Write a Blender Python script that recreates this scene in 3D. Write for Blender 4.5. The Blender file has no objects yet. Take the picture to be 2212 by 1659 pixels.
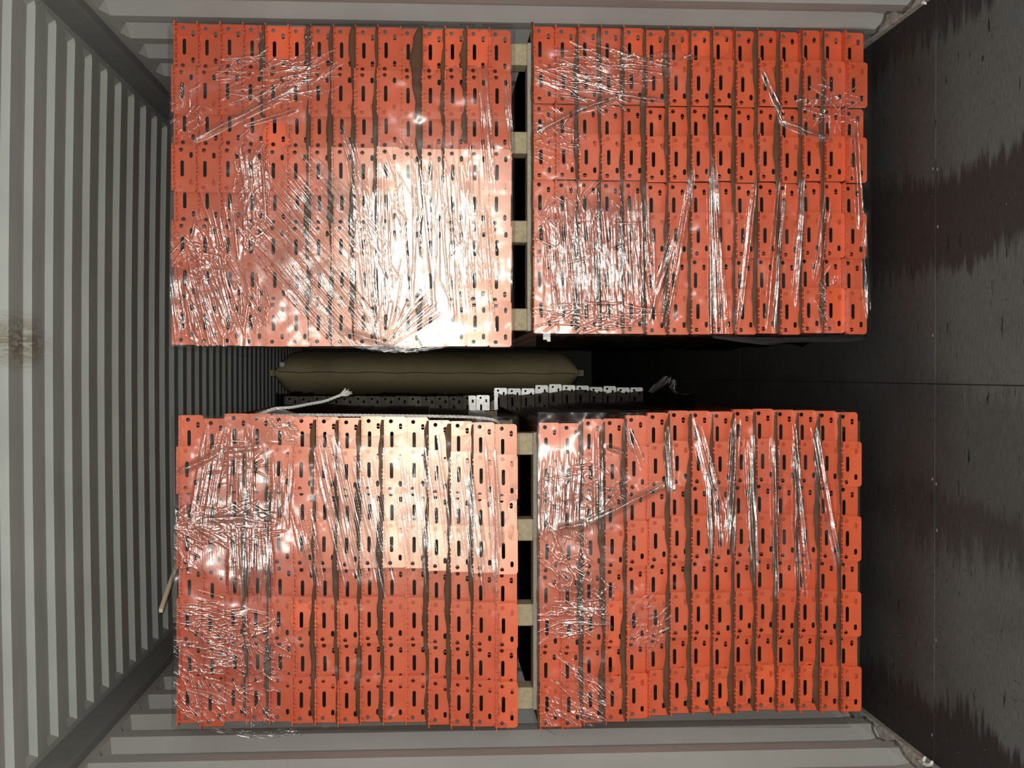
import bpy, bmesh, math, random
import numpy as np
from mathutils import Vector, Matrix
from mathutils.geometry import tessellate_polygon

random.seed(7)
rng = np.random.default_rng(11)
scene = bpy.context.scene
COL = scene.collection

# ------------------------------------------------------------------ camera
# The phone was held on its side: the floor is on the right of the picture.
# World: +Z up, +Y into the container, +X towards the wall at the top of the picture.
F = 2740.0
CAM = Vector((0.02, 0.0, 1.53))
phi = math.atan(22.5 / F)
th = math.atan(177.0 / F * math.cos(phi))
s_, c_ = math.sin(th), math.cos(th)
R_ = Vector((0, -s_, -c_))
f0 = Vector((0, c_, -s_)); u0 = Vector((1, 0, 0))
F_ = f0 * math.cos(phi) - u0 * math.sin(phi)
U_ = u0 * math.cos(phi) + f0 * math.sin(phi)
cd = bpy.data.cameras.new('camera')
cd.sensor_width = 36.0
cd.lens = F / 2212.0 * 36.0
cd.clip_start = 0.05
cam = bpy.data.objects.new('camera', cd)
COL.objects.link(cam)
cam.matrix_world = Matrix(((R_.x, U_.x, -F_.x, CAM.x), (R_.y, U_.y, -F_.y, CAM.y),
                           (R_.z, U_.z, -F_.z, CAM.z), (0, 0, 0, 1)))
scene.camera = cam


def ray(u, v):
    return R_ * ((u - 1106.0) / F) + U_ * ((829.5 - v) / F) + F_


def P(u, v, Y):
    d = ray(u, v)
    return CAM + d * (Y / d.y)


def PZ(u, v, Z):
    d = ray(u, v)
    return CAM + d * ((Z - CAM.z) / d.z)


# ------------------------------------------------------------------ light
w = bpy.data.worlds.new('World'); scene.world = w
w.use_nodes = True
w.node_tree.nodes['Background'].inputs[0].default_value = (0.95, 1.0, 1.0, 1)
w.node_tree.nodes['Background'].inputs[1].default_value = 1.5   # overcast daylight, entering only by the open door end


def lamp(name, loc, energy, radius, color):
    ld = bpy.data.lights.new(name, 'POINT')
    ld.energy = energy
    ld.shadow_soft_size = radius
    ld.color = color
    o = bpy.data.objects.new(name, ld)
    COL.objects.link(o)
    o.location = loc
    return o


# the phone's flash, beside its lens
lamp('phone_flash', CAM + U_ * 0.012 - R_ * 0.008 - F_ * 0.004, 362.0, 0.010, (1.0, 0.965, 0.90))

ld = bpy.data.lights.new('door_opening', 'AREA')      # portal: guides the daylight through the open doorway
ld.shape = 'RECTANGLE'; ld.size = 2.35; ld.size_y = 2.69
ld.cycles.is_portal = True
po = bpy.data.objects.new('door_opening', ld); COL.objects.link(po)
po.location = (0, -0.31, 1.345); po.rotation_euler = (math.radians(90), 0, 0)

scene.view_settings.view_transform = 'Standard'
scene.view_settings.look = 'None'
scene.view_settings.gamma = 1.0
scene.view_settings.use_curve_mapping = False
scene.view_settings.exposure = 0.0
scene.cycles.use_denoising = True
scene.cycles.max_bounces = 6
scene.cycles.transparent_max_bounces = 24
scene.cycles.sample_clamp_indirect = 3.0
scene.cycles.caustics_reflective = False
scene.cycles.caustics_refractive = False


# ------------------------------------------------------------------ helpers
def tag(o, label=None, cat=None, group=None, kind=None):
    if label: o['label'] = label
    if cat: o['category'] = cat
    if group: o['group'] = group
    if kind: o['kind'] = kind
    return o


def empty(name, loc):
    o = bpy.data.objects.new(name, None)
    o.empty_display_size = 0.05
    o.location = loc
    COL.objects.link(o)
    return o


def link(name, me, parent=None, loc=None):
    o = bpy.data.objects.new(name, me)
    COL.objects.link(o)
    if parent: o.parent = parent
    if loc is not None: o.location = loc
    return o


def mesh_np(name, verts, faces, mat, smooth=False):
    me = bpy.data.meshes.new(name)
    me.from_pydata([tuple(v) for v in verts], [], [tuple(f) for f in faces])
    me.materials.append(mat)
    if smooth:
        me.polygons.foreach_set('use_smooth', [True] * len(me.polygons))
    me.update()
    return me


class MB:
    def __init__(s): s.v, s.f = [], []

    def add(s, verts, faces):
        n = len(s.v)
        s.v += [tuple(v) for v in verts]
        s.f += [tuple(i + n for i in f) for f in faces]

    def box(s, x0, x1, y0, y1, z0, z1):
        s.add([(x0, y0, z0), (x1, y0, z0), (x1, y1, z0), (x0, y1, z0),
               (x0, y0, z1), (x1, y0, z1), (x1, y1, z1), (x0, y1, z1)],
              [(3, 2, 1, 0), (4, 5, 6, 7), (0, 1, 5, 4), (1, 2, 6, 5), (2, 3, 7, 6), (3, 0, 4, 7)])

    def tube(s, pts, rad, n=8, cap=True):
        pts = [Vector(p) for p in pts]
        base = len(s.v)
        prev = None
        for i, p in enumerate(pts):
            t = (pts[min(i + 1, len(pts) - 1)] - pts[max(i - 1, 0)]).normalized()
            a = Vector((1, 0, 0)) if prev is None else prev
            a = a - t * a.dot(t)
            if a.length < 1e-4: a = Vector((0, 0, 1)) - t * t.z
            a.normalize(); prev = a
            b = t.cross(a)
            r = rad[i] if isinstance(rad, (list, tuple)) else rad
            for k in range(n):
                an = 2 * math.pi * k / n
                s.v.append(tuple(p + a * (r * math.cos(an)) + b * (r * math.sin(an))))
        for i in range(len(pts) - 1):
            for k in range(n):
                k2 = (k + 1) % n
                s.f.append((base + i * n + k, base + i * n + k2, base + (i + 1) * n + k2, base + (i + 1) * n + k))
        if cap:
            s.f.append(tuple(base + k for k in reversed(range(n))))
            s.f.append(tuple(base + (len(pts) - 1) * n + k for k in range(n)))

    def mesh(s, name, mat, smooth=False): return mesh_np(name, s.v, s.f, mat, smooth)

    def build(s, name, mat, parent=None, smooth=False, loc=None):
        return link(name, s.mesh(name, mat, smooth), parent, loc)


def bevel(o, wdt=0.003, seg=2):
    m = o.modifiers.new('bevel', 'BEVEL'); m.width = wdt; m.segments = seg; m.limit_method = 'ANGLE'
    return o


# ------------------------------------------------------------------ materials
class NT:
    def __init__(s, name):
        s.m = bpy.data.materials.new(name); s.m.use_nodes = True
        s.t = s.m.node_tree; s.n = s.t.nodes; s.l = s.t.links
        s.bsdf = s.n['Principled BSDF']; s.out = s.n['Material Output']

    def node(s, typ, **kw):
        n = s.n.new(typ)
        for k, v in kw.items():
            if k.startswith('i_'):
                key = k[2:]
                n.inputs[int(key) if key.isdigit() else key.replace('_', ' ')].default_value = v
            else: setattr(n, k, v)
        return n

    def link(s, a, b): s.l.new(a, b)

    def coords(s, kind='Object', scale=(1, 1, 1), loc=(0, 0, 0)):
        tc = s.node('ShaderNodeTexCoord'); mp = s.node('ShaderNodeMapping')
        mp.inputs['Scale'].default_value = scale; mp.inputs['Location'].default_value = loc
        s.link(tc.outputs[kind], mp.inputs[0]); return mp.outputs[0]

    def world(s, scale=(1, 1, 1), loc=(0, 0, 0)):
        g = s.node('ShaderNodeNewGeometry'); mp = s.node('ShaderNodeMapping')
        mp.inputs['Scale'].default_value = scale; mp.inputs['Location'].default_value = loc
        s.link(g.outputs['Position'], mp.inputs[0]); return mp.outputs[0]

    def noise(s, vec, scale, detail=4, rough=0.55, dist=0.0):
        n = s.node('ShaderNodeTexNoise'); n.inputs['Scale'].default_value = scale
        n.inputs['Detail'].default_value = detail; n.inputs['Roughness'].default_value = rough
        n.inputs['Distortion'].default_value = dist
        s.link(vec, n.inputs['Vector']); return n.outputs['Fac']

    def ramp(s, fac, stops):
        r = s.node('ShaderNodeValToRGB'); cr = r.color_ramp
        while len(cr.elements) < len(stops): cr.elements.new(0.5)
        for e, (p, c) in zip(cr.elements, stops):
            e.position = p; e.color = c if len(c) == 4 else (*c, 1)
        s.link(fac, r.inputs[0]); return r.outputs[0]

    def math(s, op, a, b=None, clamp=False):
        n = s.node('ShaderNodeMath', operation=op, use_clamp=clamp)
        for i, x in enumerate((a, b)):
            if x is None: continue
            if isinstance(x, (int, float)): n.inputs[i].default_value = x
            else: s.link(x, n.inputs[i])
        return n.outputs[0]

    def mix(s, fac, a, b):
        n = s.node('ShaderNodeMix', data_type='RGBA')
        for i, x in ((0, fac), (6, a), (7, b)):
            if isinstance(x, (int, float)): n.inputs[i].default_value = x
            elif isinstance(x, tuple): n.inputs[i].default_value = x if len(x) == 4 else (*x, 1)
            else: s.link(x, n.inputs[i])
        return n.outputs[2]

    def bump(s, h, strength=0.3, dist=0.01):
        b = s.node('ShaderNodeBump'); b.inputs['Strength'].default_value = strength
        b.inputs['Distance'].default_value = dist
        s.link(h, b.inputs['Height']); return b.outputs[0]


def simple(name, col, rough=0.6, metal=0.0, var=0.12, scale=9.0, bump=0.0, spec=0.5):
    t = NT(name)
    v = t.coords('Object')
    n = t.noise(v, scale, 5)
    lo = tuple(max(0, c * (1 - var)) for c in col); hi = tuple(min(1, c * (1 + var)) for c in col)
    t.link(t.ramp(n, [(0.3, lo), (0.7, hi)]), t.bsdf.inputs['Base Color'])
    t.bsdf.inputs['Roughness'].default_value = rough
    t.bsdf.inputs['Metallic'].default_value = metal
    t.bsdf.inputs['Specular IOR Level'].default_value = spec
    if bump: t.link(t.bump(n, bump), t.bsdf.inputs['Normal'])
    return t.m


def orange_paint():
    t = NT('orange_paint')
    v = t.world()
    n1 = t.noise(v, 14, 5); n2 = t.noise(v, 120, 3)
    oi = t.node('ShaderNodeObjectInfo')
    c = t.ramp(n1, [(0.3, (0.76, 0.118, 0.043)), (0.7, (0.86, 0.145, 0.055))])
    c = t.mix(t.math('MULTIPLY', oi.outputs['Random'], 0.35), c, (0.72, 0.098, 0.035))
    t.link(c, t.bsdf.inputs['Base Color'])
    t.link(t.ramp(n1, [(0.3, (0.285,) * 3), (0.7, (0.32,) * 3)]), t.bsdf.inputs['Roughness'])
    t.bsdf.inputs['Specular IOR Level'].default_value = 1.0
    t.bsdf.inputs['Specular Tint'].default_value = (1.0, 0.90, 0.70, 1)
    t.link(t.bump(n2, 0.03, 0.002), t.bsdf.inputs['Normal'])
    return t.m


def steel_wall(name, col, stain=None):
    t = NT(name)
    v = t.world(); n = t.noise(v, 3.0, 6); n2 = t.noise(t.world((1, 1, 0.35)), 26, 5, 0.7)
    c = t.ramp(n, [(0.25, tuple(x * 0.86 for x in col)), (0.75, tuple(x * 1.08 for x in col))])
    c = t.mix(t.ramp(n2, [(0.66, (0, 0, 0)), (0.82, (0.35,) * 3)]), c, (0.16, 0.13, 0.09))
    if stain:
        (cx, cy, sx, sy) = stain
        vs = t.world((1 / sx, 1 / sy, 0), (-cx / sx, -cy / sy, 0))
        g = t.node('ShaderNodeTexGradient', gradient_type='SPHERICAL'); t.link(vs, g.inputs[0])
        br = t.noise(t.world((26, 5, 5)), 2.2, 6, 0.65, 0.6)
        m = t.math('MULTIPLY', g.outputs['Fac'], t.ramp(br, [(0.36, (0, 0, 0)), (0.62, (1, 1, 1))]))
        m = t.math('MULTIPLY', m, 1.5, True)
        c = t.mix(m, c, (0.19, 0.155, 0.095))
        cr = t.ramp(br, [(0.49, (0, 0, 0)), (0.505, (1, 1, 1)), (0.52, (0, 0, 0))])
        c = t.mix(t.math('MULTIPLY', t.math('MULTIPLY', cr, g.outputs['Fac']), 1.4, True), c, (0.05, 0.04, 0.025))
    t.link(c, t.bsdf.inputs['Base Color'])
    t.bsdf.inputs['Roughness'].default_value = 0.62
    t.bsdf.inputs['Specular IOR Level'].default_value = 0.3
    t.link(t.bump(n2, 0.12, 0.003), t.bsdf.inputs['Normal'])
    return t.m


def floor_mat():
    t = NT('phenolic_plywood')
    # worn grey areas in bands along the container, with jagged edges combed across it
    comb = t.noise(t.world((2.4, 17.0, 1)), 1.5, 5, 0.65)
    broad = t.noise(t.world((2.0, 0.9, 1), (1.25, 0.3, 0)), 1.3, 3, 0.55, 0.3)
    geo = t.node('ShaderNodeNewGeometry'); sep = t.node('ShaderNodeSeparateXYZ')
    t.link(geo.outputs['Position'], sep.inputs[0])
    xj_ = t.math('ADD', sep.outputs['X'], t.math('MULTIPLY', t.math('SUBTRACT', comb, 0.5), 0.30))
    xj_ = t.math('ADD', xj_, t.math('MULTIPLY', t.math('SUBTRACT', broad, 0.5), 0.30))
    xn = t.math('DIVIDE', t.math('ADD', xj_, 1.175), 2.35)
    G = lambda k: (k, k, k)
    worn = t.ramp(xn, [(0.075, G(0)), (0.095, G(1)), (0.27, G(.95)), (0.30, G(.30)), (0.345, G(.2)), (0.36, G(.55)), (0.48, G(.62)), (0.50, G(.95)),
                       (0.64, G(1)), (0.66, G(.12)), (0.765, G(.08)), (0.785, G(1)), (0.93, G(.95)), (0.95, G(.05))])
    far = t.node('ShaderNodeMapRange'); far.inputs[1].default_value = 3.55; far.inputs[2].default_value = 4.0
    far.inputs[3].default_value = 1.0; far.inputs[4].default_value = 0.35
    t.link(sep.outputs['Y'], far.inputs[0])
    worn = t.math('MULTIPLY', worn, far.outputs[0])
    worn = t.math('MULTIPLY', worn, t.ramp(broad, [(0.25, G(.6)), (0.5, G(1))]))
    fine = t.noise(t.world((9, 60, 1)), 3.0, 6, 0.7)
    fine2 = t.noise(t.world((50, 6, 1)), 2.0, 5, 0.7)
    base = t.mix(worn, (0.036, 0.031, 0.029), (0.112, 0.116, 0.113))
    k = t.ramp(fine, [(0.30, (0.62,) * 3), (0.70, (1.25,) * 3)])
    mm = t.node('ShaderNodeMix', data_type='RGBA', blend_type='MULTIPLY'); mm.inputs[0].default_value = 1
    t.link(base, mm.inputs[6]); t.link(k, mm.inputs[7])
    c = mm.outputs[2]
    scr = t.ramp(fine2, [(0.31, (1, 1, 1)), (0.38, (0, 0, 0))])
    c = t.mix(t.math('MULTIPLY', scr, 0.7), c, (0.022, 0.019, 0.018))
    gouge = t.noise(t.world((7, 30, 1), (3, 1, 0)), 1.6, 3, 0.5)
    c = t.mix(t.ramp(gouge, [(0.67, (0, 0, 0)), (0.69, (1, 1, 1))]), c, (0.018, 0.015, 0.014))
    chip = t.noise(t.world((40, 40, 1), (5, 2, 0)), 3.0, 1, 0.4)
    c = t.mix(t.ramp(chip, [(0.79, (0, 0, 0)), (0.80, (1, 1, 1))]), c, (0.30, 0.29, 0.27))
    t.link(c, t.bsdf.inputs['Base Color'])
    t.bsdf.inputs['Roughness'].default_value = 0.7
    t.bsdf.inputs['Specular IOR Level'].default_value = 0.15
    t.link(t.bump(fine, 0.25, 0.002), t.bsdf.inputs['Normal'])
    return t.m


def wood_mat(name, a, b):
    t = NT(name)
    v = t.coords('Object', (26, 3, 26))
    n = t.noise(v, 2.5, 6, 0.6, 0.6)
    n2 = t.noise(t.coords('Object', (1, 1, 1)), 18, 3)
    c = t.ramp(n, [(0.25, a), (0.7, b)])
    c = t.mix(t.ramp(n2, [(0.62, (0, 0, 0)), (0.8, (0.5,) * 3)]), c, tuple(x * 0.6 for x in a))
    t.link(c, t.bsdf.inputs['Base Color']); t.bsdf.inputs['Roughness'].default_value = 0.8
    t.bsdf.inputs['Specular IOR Level'].default_value = 0.2
    t.link(t.bump(n, 0.2, 0.002), t.bsdf.inputs['Normal'])
    return t.m


def film_mat(name, tint, glossk=1.0):
    """clear stretch film: mostly transparent, a thin glossy skin, haze where layers lie over each other"""
    t = NT(name)
    t.n.remove(t.bsdf)
    av = t.node('ShaderNodeAttribute', attribute_name='veil')
    aw = t.node('ShaderNodeAttribute', attribute_name='wrinkle')
    uv = t.node('ShaderNodeUVMap', uv_map='streak')
    mp = t.node('ShaderNodeMapping'); mp.inputs['Scale'].default_value = (1, 0.035, 1)
    t.link(uv.outputs[0], mp.inputs[0])
    n1 = t.noise(mp.outputs[0], 0.16, 4, 0.62, 0.25)
    n2 = t.noise(uv.outputs[0], 0.05, 4, 0.6, 0.6)
    hgt = t.math('ADD', t.math('MULTIPLY', n1, aw.outputs['Fac']), t.math('MULTIPLY', n2, t.math('MULTIPLY', aw.outputs['Fac'], 0.9)))
    bmp = t.bump(hgt, 1.0, 0.0024)
    gl = t.node('ShaderNodeBsdfGlossy'); gl.inputs['Roughness'].default_value = 0.19
    gl.inputs['Color'].default_value = (1, 0.98, 0.96, 1)
    t.link(bmp, gl.inputs['Normal'])
    gb = t.node('ShaderNodeBsdfGlossy'); gb.inputs['Roughness'].default_value = 0.30
    gb.inputs['Color'].default_value = (1, 0.98, 0.96, 1)
    t.link(bmp, gb.inputs['Normal'])
    gm = t.node('ShaderNodeMixShader'); gm.inputs[0].default_value = 0.45
    t.link(gl.outputs[0], gm.inputs[1]); t.link(gb.outputs[0], gm.inputs[2])
    tr = t.node('ShaderNodeBsdfTransparent')
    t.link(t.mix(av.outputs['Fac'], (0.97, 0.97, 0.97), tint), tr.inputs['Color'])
    df = t.node('ShaderNodeBsdfDiffuse'); df.inputs['Color'].default_value = (0.72, 0.70, 0.68, 1)
    m1 = t.node('ShaderNodeMixShader')
    t.link(t.math('MULTIPLY', av.outputs['Fac'], 0.030), m1.inputs[0])
    t.link(tr.outputs[0], m1.inputs[1]); t.link(df.outputs[0], m1.inputs[2])
    m2 = t.node('ShaderNodeMixShader')
    ash = t.node('ShaderNodeAttribute', attribute_name='sheen')
    gfac = t.math('ADD', t.math('MULTIPLY', aw.outputs['Fac'], 0.17 * glossk), 0.0012 * glossk)
    gfac = t.math('ADD', gfac, t.math('MULTIPLY', ash.outputs['Fac'], 0.17 * glossk))
    t.link(gfac, m2.inputs[0])
    t.link(m1.outputs[0], m2.inputs[1]); t.link(gm.outputs[0], m2.inputs[2])
    t.link(m2.outputs[0], t.out.inputs['Surface'])
    return t.m


M = {}
M['orange'] = orange_paint()
M['inner_shade'] = simple('tube_inside_shade', (0.022, 0.017, 0.015), 0.7)  # near-black tube linings: the shade inside the beams put into the colour
M['galv'] = simple('galvanised_steel', (0.62, 0.63, 0.62), 0.38, 0.55, 0.2, 30)
M['wall'] = steel_wall('grey_container_paint', (0.40, 0.405, 0.385))
_st = PZ(62, 738, 2.69)
M['backwall'] = steel_wall('shaded_end_wall_paint', (0.045, 0.047, 0.045))  # wall grey darkened: the gloom of the far end put into the colour
M['roof'] = steel_wall('grey_roof_paint', (0.37, 0.39, 0.365), (_st.x, _st.y, 0.10, 0.34))
M['rail'] = steel_wall('grey_rail_paint', (0.20, 0.205, 0.195))
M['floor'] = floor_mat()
M['floorbase'] = simple('floor_underside', (0.02, 0.018, 0.016), 0.9)
M['wood'] = wood_mat('pine_batten', (0.36, 0.30, 0.19), (0.52, 0.44, 0.29))
M['board'] = wood_mat('grey_board', (0.36, 0.34, 0.28), (0.50, 0.47, 0.39))
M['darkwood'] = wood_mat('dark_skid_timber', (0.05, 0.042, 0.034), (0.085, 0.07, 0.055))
M['stick'] = wood_mat('pale_stick', (0.52, 0.44, 0.30), (0.66, 0.58, 0.42))
M['paper'] = simple('brown_paper', (0.135, 0.066, 0.036), 0.85, 0, 0.2, 20, 0.15, 0.2)
M['kraft'] = simple('kraft_bag_paper', (0.34, 0.285, 0.165), 0.75, 0, 0.12, 7, 0.2, 0.25)
M['rope'] = simple('white_rope_fibre', (0.66, 0.65, 0.62), 0.85, 0, 0.1, 60, 0, 0.2)
M['plastic'] = simple('white_plastic', (0.72, 0.71, 0.68), 0.5, 0, 0.05, 30)
M['caulk'] = simple('grey_sealant', (0.36, 0.345, 0.31), 0.8, 0, 0.35, 40, 0.3)
M['screw'] = simple('screw_steel', (0.45, 0.44, 0.42), 0.4, 0.6)
M['film'] = film_mat('clear_stretch_film', (0.74, 0.735, 0.73))
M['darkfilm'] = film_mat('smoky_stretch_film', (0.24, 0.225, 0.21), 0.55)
# ------------------------------------------------------------------ the container
HX, H = 1.175, 2.69
Y_IN, Y_OUT = -0.3, 12.0
PITCH, DEP = 0.278, 0.036


def corr_wall(side, y_a):
    """y_a: where one camera-facing slope starts (outer side)"""
    prof = []
    y = y_a - PITCH * math.ceil((y_a - Y_IN) / PITCH)
    while y < Y_OUT:
        prof += [(y, DEP), (y + 0.068, 0.0), (y + 0.138, 0.0), (y + 0.206, DEP)]
        y += PITCH
    zs = [(-0.02, 0.55), (0.035, 0.85), (0.075, 1.0), (2.558, 1.0), (2.578, 0.0), (2.66, 0.0)]
    vs, fs = [], []
    n = len(prof)
    for z, k in zs:
        for (yy, d) in prof:
            vs.append((side * (HX + d * k), yy, z))
    for a in range(len(zs) - 1):
        for i in range(n - 1):
            q = (a * n + i, a * n + i + 1, (a + 1) * n + i + 1, (a + 1) * n + i)
            fs.append(q if side < 0 else q[::-1])
    # outer skin so the sheet has a thickness
    o = link('wall_right' if side > 0 else 'wall_left', mesh_np('corrugated_wall', vs, fs, M['wall']))
    md = o.modifiers.new('sheet', 'SOLIDIFY'); md.thickness = 0.002; md.offset = -1
    return o


wr = corr_wall(1, 4.107)
tag(wr, 'grey corrugated steel container wall along the top of the photo', 'wall', kind='structure')
wl = corr_wall(-1, 4.166)
tag(wl, 'grey corrugated steel container wall along the bottom of the photo', 'wall', kind='structure')

# roof: shallow dies pressed across the container, slightly crowned
vs, fs = [], []
RP, RD = 0.209, 0.021
y0r = 4.04
y = y0r - RP * math.ceil((y0r - Y_IN) / RP)
prof = []
while y < Y_OUT:
    prof += [(y - 0.007, RD), (y + 0.007, 0.0), (y + 0.098, 0.0), (y + 0.112, RD)]
    y += RP
xs = [-1.175, -1.118, -1.105, -0.95, -0.65, -0.33, 0, 0.33, 0.65, 0.95, 1.105, 1.118, 1.175]
for xx in xs:
    k = 0.0 if abs(xx) > 1.11 else 1.0
    crown = 0.016 * (1 - (xx / 1.175) ** 2)
    dent = 0.0
    for (yy, d) in prof:
        vs.append((xx, yy, H + d * k + crown))
n = len(prof)
for a in range(len(xs) - 1):
    for i in range(n - 1):
        fs.append((a * n + i, (a + 1) * n + i, (a + 1) * n + i + 1, a * n + i + 1)[::-1])
roof = link('ceiling', mesh_np('ribbed_roof', vs, fs, M['roof']))
tag(roof, 'ribbed grey steel roof with a brown rust stain, at the left of the photo', 'ceiling', kind='structure')
md = roof.modifiers.new('sheet', 'SOLIDIFY'); md.thickness = 0.002; md.offset = -1

for i, sd in enumerate((1, -1)):
    b = MB()
    x1, x2 = sorted((sd * 1.138, sd * 1.23))
    b.box(x1, x2, Y_IN, Y_OUT, 2.598, 2.745)
    o = b.build('trim_%d' % (i + 1), M['rail'])
    bevel(o, 0.008, 2)
    tag(o, 'grey steel roof rail in the corner above the %s wall' % ('top' if sd > 0 else 'bottom'), 'rail', kind='structure')
# bottom rails with sealant bead
for i, sd in enumerate((1, -1)):
    b = MB()
    x1, x2 = sorted((sd * 1.166, sd * 1.235))
    b.box(x1, x2, Y_IN, Y_OUT, -0.05, 0.022)
    o = b.build('baseboard_right' if sd > 0 else 'baseboard_left', M['caulk'])
    bevel(o, 0.006, 2)
    tag(o, 'rough grey sealed rail where floor meets the %s wall' % ('top' if sd > 0 else 'bottom'), 'rail', kind='structure')
    ya = 4.107 if sd > 0 else 4.166
    pts = []
    y = 2.6
    k0 = math.floor((2.6 - ya) / PITCH)
    for k in range(k0, k0 + 16):
        yb = ya + k * PITCH
        for dy, d in ((0, 1), (0.034, .5), (0.068, 0), (0.10, 0), (0.138, 0), (0.172, .5), (0.206, 1), (0.245, 1)):
            pts.append((sd * (HX - 0.001 + DEP * 0.85 * d), yb + dy, 0.026 + random.uniform(-0.006, 0.008)))
    b = MB(); b.tube(pts, [random.uniform(0.004, 0.008) for _ in pts], 6)
    b.build('sealant_bead', simple('dirty_sealant_%d' % i, (0.12, 0.11, 0.09), 0.9, 0, 0.6, 60), o, True)

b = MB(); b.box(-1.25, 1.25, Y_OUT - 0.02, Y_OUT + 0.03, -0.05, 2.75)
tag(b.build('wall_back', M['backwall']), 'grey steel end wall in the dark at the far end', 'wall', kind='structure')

# floor: a base with plywood sheets laid on it
b = MB(); b.box(-1.17, 1.17, Y_IN, Y_OUT, -0.08, -0.027)
fl = b.build('floor', M['floorbase'])
tag(fl, 'scuffed dark plywood container floor, at the right of the photo', 'floor', kind='structure')
yj = PZ(2020, 800, 0.0).y
ycuts = [Y_IN, yj - 2.44 if yj - 2.44 > Y_IN + .2 else Y_IN + .6, yj, yj + 2.44, yj + 4.88, yj + 7.32, Y_OUT - 0.03]
xj = PZ(2100, 831, 0.0).x
g = 0.0012
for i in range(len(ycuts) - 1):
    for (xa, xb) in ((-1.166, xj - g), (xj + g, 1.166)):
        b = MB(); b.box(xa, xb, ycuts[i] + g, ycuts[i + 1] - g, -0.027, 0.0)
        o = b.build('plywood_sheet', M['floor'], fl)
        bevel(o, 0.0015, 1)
b = MB()
for xx in np.arange(-1.1, 1.12, 0.157):
    for yy in (yj - 0.016, yj + 0.018):
        if random.random() < 0.22:
            px, py = xx + random.uniform(-.02, .02), yy + random.uniform(-.004, .004)
            ring = [(px + 0.005 * math.cos(a), py + 0.005 * math.sin(a), 0.0008) for a in np.linspace(0, 2 * math.pi, 8, False)]
            low = [(q[0], q[1], -0.002) for q in ring]
            b.add(ring + low, [tuple(range(8))] + [(k, k + 8, (k + 1) % 8 + 8, (k + 1) % 8) for k in range(8)])
o = b.build('screw_heads', M['screw'], fl); o['kind'] = 'stuff'

# ------------------------------------------------------------------ rack beams
Y0 = 4.13          # face of the proud end plates
REC = 0.040        # the others sit this much deeper
PW, PL, PT = 0.0352, 0.075, 0.0035     # half width (z), half length (x), thickness
FLG = 0.037
LEN = 2.70


def circle(cx, cz, rx, rz, n):
    return [(cx + rx * math.cos(a), cz + rz * math.sin(a)) for a in np.linspace(0, 2 * math.pi, n, False)]


def stadium(cx, cz, half_len, rad, n=5):
    """long axis on x"""
    pts = []
    for k in range(n):
        a = -math.pi / 2 + math.pi * k / (n - 1)
        pts.append((cx + half_len - rad + rad * math.cos(a), cz + rad * math.sin(a)))
    for k in range(n):
        a = math.pi / 2 + math.pi * k / (n - 1)
        pts.append((cx - half_len + rad + rad * math.cos(a), cz + rad * math.sin(a)))
    return pts


def connector_mesh(mat, name):
    r = 0.010
    outer = [(-PL, PW), ]
    for k in range(5):      # lower right corner of the plate (as seen in the photo: +x up, -z right)
        a = math.pi / 2 * k / 4
        outer.append((-PL + r - r * math.cos(a), -PW + r - r * math.sin(a)))
    for k in range(5):
        a = math.pi / 2 * k / 4
        outer.append((PL - r + r * math.sin(a), -PW + r - r * math.cos(a)))
    outer.append((PL, PW))
    holes = [circle(0.060, 0.0150, 0.0068, 0.0068, 12), circle(-0.060, 0.0165, 0.0068, 0.0068, 12),
             stadium(0.0435, -0.0165, 0.0098, 0.0054), stadium(-0.0430, -0.0160, 0.0098, 0.0054),
             stadium(0.0005, 0.0118, 0.0262, 0.0056)]
    loops = [outer] + holes
    flat = [p for lp in loops for p in lp]
    tris = tessellate_polygon([[Vector((p[0], p[1], 0)) for p in lp] for lp in loops])
    nv = len(flat)
    vs = [(p[0], 0.0, p[1]) for p in flat] + [(p[0], PT, p[1]) for p in flat]
    fs = []
    for t in tris:
        a, b_, c = (Vector(vs[i]) for i in t)
        nrm = (b_ - a).cross(c - a)
        if nrm.y > 0: t = t[::-1]
        fs.append(tuple(t)); fs.append(tuple(i + nv for i in reversed(t)))
    k = 0
    for lp in loops:
        m = len(lp)
        for i in range(m):
            j = (i + 1) % m
            fs.append((k + i, k + j, k + j + nv, k + i + nv))
        k += m
    b = MB(); b.add(vs, fs)
    # flange pointing out of the stack, with its locking tabs
    b.box(-PL, PL, -FLG, PT, PW - 0.0005, PW + 0.0032)
    for cx in (0.047, -0.003, -0.055):
        for dx in (0.007, -0.007):
            b.box(cx + dx - 0.003, cx + dx + 0.003, -0.030, -0.017, PW - 0.0062, PW)
            b.box(cx + dx - 0.0025, cx + dx + 0.0025, -0.028, -0.019, PW + 0.003, PW + 0.0060)
    b.box(-0.024, -0.019, -0.031, -0.026, PW - 0.009, PW + 0.006)
    me = b.mesh(name, mat)
    bm = bmesh.new(); bm.from_mesh(me); bmesh.ops.recalc_face_normals(bm, faces=bm.faces); bm.to_mesh(me); bm.free()
    return me


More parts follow.
